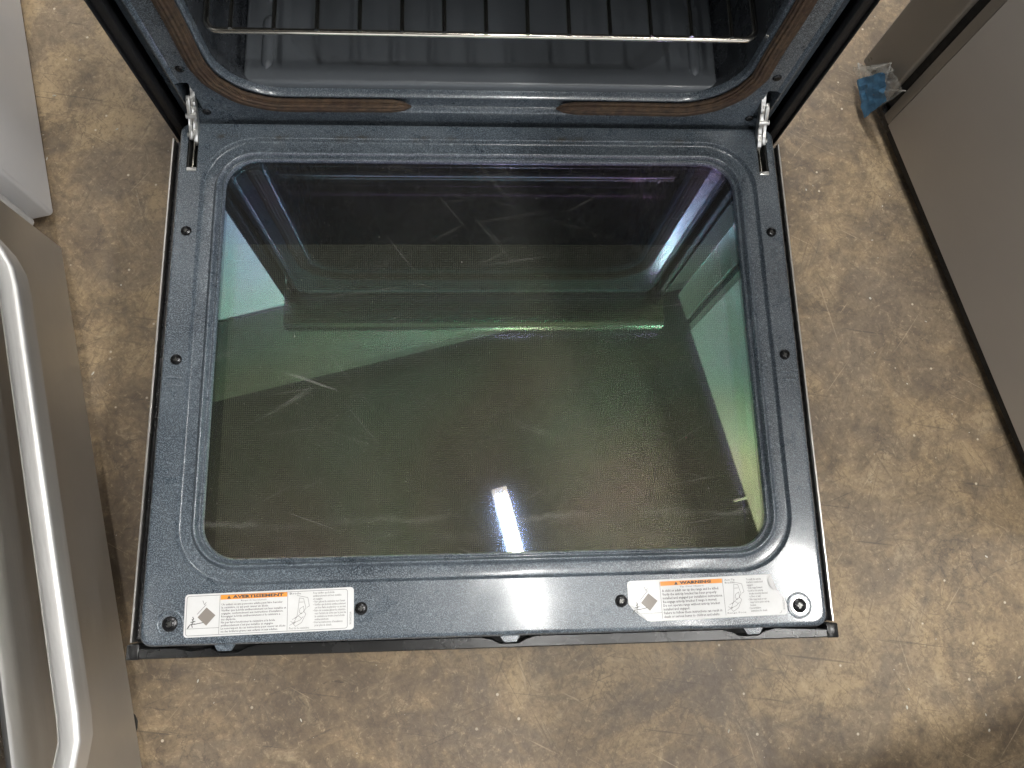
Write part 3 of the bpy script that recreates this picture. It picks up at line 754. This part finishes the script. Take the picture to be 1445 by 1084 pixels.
for z0, z1 in ((-.232, .030), (.046, .557)):
    bm = bmesh.new(); sweep(bm, [(-.6290, -.1855, z0), (-.6290, -.1855, z1)], circ(.0078, 14), Vector((1, 0, 0))); lpart('end_cap', bm, 'grey_cap', 50)
bm = bmesh.new(); box(bm, (-1.30, -.178, -.262), (-.668, .658, .600), .004); lpart('cabinet', bm, 'taupe')
bm = bmesh.new(); box(bm, (-.70, -.150, -.268), (-.640, .630, -.240), .004); lpart('kick_plate', bm, 'matt_black')
for n_, u in ((-.606, .530), (-.70, -.06), (-1.22, .585), (-1.22, -.06)):
    bm = bmesh.new(); lathe(bm, [(.020, -.280), (.021, -.262), (.010, -.256), (.010, -.236)], 14, Matrix.Translation((n_-.02 if n_ > -1 else n_, u, 0))); lpart('foot', bm, 'rubber')
# bowed bar handle
hp = []
for i in range(33):
    t = i/32; u = -.095+.715*t
    s_ = min(1, math.sin(math.pi*t)*1.9); s_ = s_*s_*(3-2*s_)
    hp.append((-.594+.052*s_, u, .012))
bm = bmesh.new(); sec = [(a, b_) for a, b_ in rr(-.0110, .0110, -.0160, .0160, .0055, 6)]
sweep(bm, hp, sec); lpart('handle', bm, 'steel_handle', 40, label='satin steel bar handle bowed out from the drawer')

# pale grey appliance beside it
ga = empty('appliance_cabinet', RW(-.95, -.56, -ZD), TH, 'pale grey smooth sided appliance beside the stainless appliance', 'appliance')
GI = world_of(ga).inverted()
def gpart(name, bm, m, smooth=40):
    bmesh.ops.transform(bm, matrix=GI @ RM, verts=bm.verts[:]); return obj(name, bm, m, ga, smooth)
bm = bmesh.new()
loft(bm, [[(a, b_, z) for a, b_ in rr(-.655+i_, -.595-i_, -.930+i_, -.1925-i_, .006, 5)] for i_, z in ((.006, -.240), (.0015, -.2385), (0, -.234), (0, .640), (.006, .646))], True, True)
gpart('door', bm, 'grey_paint')
bm = bmesh.new(); loft(bm, [[(a, b_, z) for a, b_ in rr(-1.28, -.660, -.925, -.1975, .008, 4)] for z in (-.255, .652)], True, True); gpart('cabinet', bm, 'grey_paint')
for n_, u in ((-.72, -.25), (-.72, -.87), (-1.2, -.25), (-1.2, -.87)):
    bm = bmesh.new(); lathe(bm, [(.022, -.280), (.022, -.268), (.010, -.262), (.010, -.252)], 14, Matrix.Translation((n_, u, 0))); gpart('foot', bm, 'rubber')

# ------------------------------------------------------------------ taupe refrigerator on the other side
rf = empty('refrigerator', RW(1.05, .30, -ZD), TH, 'taupe painted refrigerator with packing film on its lower door corner', 'refrigerator')
FI = world_of(rf).inverted()
def fpart(name, bm, m, smooth=40, label=None, root=rf, inv=None):
    bmesh.ops.transform(bm, matrix=(inv or FI) @ RM, verts=bm.verts[:]); return obj(name, bm, m, root, smooth, label)
bm = bmesh.new(); box(bm, (.7020, -.0500, -.2500), (1.45, .640, 1.36), .0025, 2); fpart('cabinet', bm, 'taupe', label='flat taupe painted cabinet side')
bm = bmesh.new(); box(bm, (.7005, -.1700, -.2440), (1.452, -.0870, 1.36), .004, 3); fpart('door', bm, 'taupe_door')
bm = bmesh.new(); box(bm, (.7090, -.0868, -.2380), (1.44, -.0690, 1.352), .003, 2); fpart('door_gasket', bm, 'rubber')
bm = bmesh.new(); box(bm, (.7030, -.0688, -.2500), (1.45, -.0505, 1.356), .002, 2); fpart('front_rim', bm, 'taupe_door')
bm = bmesh.new(); box(bm, (.7060, -.0880, -.2670), (1.44, .636, -.2505), .002, 1); fpart('base_rail', bm, 'matt_black')
bm = bmesh.new(); box(bm, (.7040, -.1100, -.2640), (.760, -.0400, -.2455), .003, 2); fpart('hinge_bracket', bm, 'black')
for n_, u in ((.74, -.02), (.74, .59), (1.40, -.02), (1.40, .59)):
    bm = bmesh.new(); lathe(bm, [(.020, -.280), (.020, -.272), (.009, -.268), (.009, -.262)], 14, Matrix.Translation((n_, u, 0))); fpart('foot', bm, 'rubber')
# packing film
pf = empty('packing_film', RW(.695, -.12, -.25), TH, 'crumpled clear packing film with blue band round a refrigerator door corner', 'plastic film')
PI_ = world_of(pf).inverted()
def sheet(name, corners, m, nx=10, ny=8, amp=.004, thick=.0003):
    """bilinear sheet in (n,u,z) with crumple"""
    rnd = random.Random(name+m)
    g = []
    for j in range(ny+1):
        row = []
        for i in range(nx+1):
            s_, t = i/nx, j/ny
            p = [(1-s_)*(1-t)*a+s_*(1-t)*b_+s_*t*c_+(1-s_)*t*d for a, b_, c_, d in zip(*corners)]
            p[0] += -abs(amp*(math.sin(9*s_+5*t)+.6*math.sin(17*t-7*s_)))*.5+rnd.uniform(-.3, .3)*amp
            p[2] += rnd.uniform(-.3, .3)*amp
            row.append(tuple(p))
        g.append(row)
    bm = bmesh.new(); vv = [[bm.verts.new(p) for p in row] for row in g]
    for j in range(ny):
        for i in range(nx): bm.faces.new((vv[j][i], vv[j][i+1], vv[j+1][i+1], vv[j+1][i]))
    bmesh.ops.solidify(bm, geom=bm.faces[:], thickness=thick)
    fpart(name, bm, m, 25, None, pf, PI_)
sheet('clear_sheet', ((.6965, -.172, -.2500), (.6965, -.136, -.2510), (.6985, -.1050, -.1800), (.6985, -.150, -.2330)), 'clear_film', 8, 6, .003)
sheet('clear_sheet', ((.6900, -.168, -.2560), (.6860, -.080, -.2640), (.6880, -.062, -.1700), (.6930, -.117, -.1780)), 'clear_film', 10, 8, .005)
sheet('blue_band', ((.6850, -.143, -.2540), (.6810, -.078, -.2640), (.6830, -.070, -.2050), (.6880, -.111, -.1880)), 'blue_film', 10, 8, .005)
for path in ([(.697, -.171, -.251), (.692, -.150, -.240), (.694, -.118, -.179)], [(.694, -.118, -.179), (.692, -.100, -.205), (.690, -.082, -.196), (.6905, -.062, -.170)], [(.697, -.171, -.251), (.690, -.120, -.262), (.688, -.079, -.264)], [(.695, -.158, -.246), (.690, -.128, -.222), (.689, -.108, -.215)]):
    bm = bmesh.new(); sweep(bm, catmull(path, 5), circ(.0011, 6)); fpart('folded_edge', bm, 'clear_film', 60, None, pf, PI_)

# ------------------------------------------------------------------ added bench, unseen beyond the frame, put there to shade the floor
bn = empty('shade_bench', (.94, -.932, 0), TH, 'added dark bench out of view, shading the bare floor', 'bench')
bm = bmesh.new(); box(bm, (-.45, -.30, .232), (.45, .30, .250), .004); obj('shade_bench_top', bm, 'bench', bn, 40)
for sx in (-1, 1):
    for sy in (-1, 1):
        bm = bmesh.new(); box(bm, (sx*.42-.015, sy*.27-.015, 0), (sx*.42+.015, sy*.27+.015, .232), .002); obj('leg', bm, 'bench', bn, 40)

# ------------------------------------------------------------------ grit on the floor
bm = bmesh.new()
rnd = random.Random(3)
for i in range(420):
    x, y = rnd.uniform(-1.0, 1.2), rnd.uniform(-1.0, 1.0)
    s_ = rnd.choice((.0006, .0008, .0010, .0014, .0020))*rnd.uniform(.7, 1.2)
    r_ = bmesh.ops.create_icosphere(bm, subdivisions=1, radius=s_)
    mt = Matrix.Translation((x, y, s_*.3)) @ Matrix.Rotation(rnd.uniform(0, 6), 4, 'Z') @ Matrix.Diagonal((rnd.uniform(.8, 2.2), rnd.uniform(.5, 1), rnd.uniform(.4, .8), 1))
    bmesh.ops.transform(bm, matrix=mt, verts=r_['verts'])
M['grit'] = simple('pale_grit', (.55, .52, .45), .7, 0, 0, .4, 20)
g = obj('floor_grit', bm, 'grit'); tag(g, 'tiny pale crumbs of grit scattered on the concrete', 'grit', None, 'stuff')
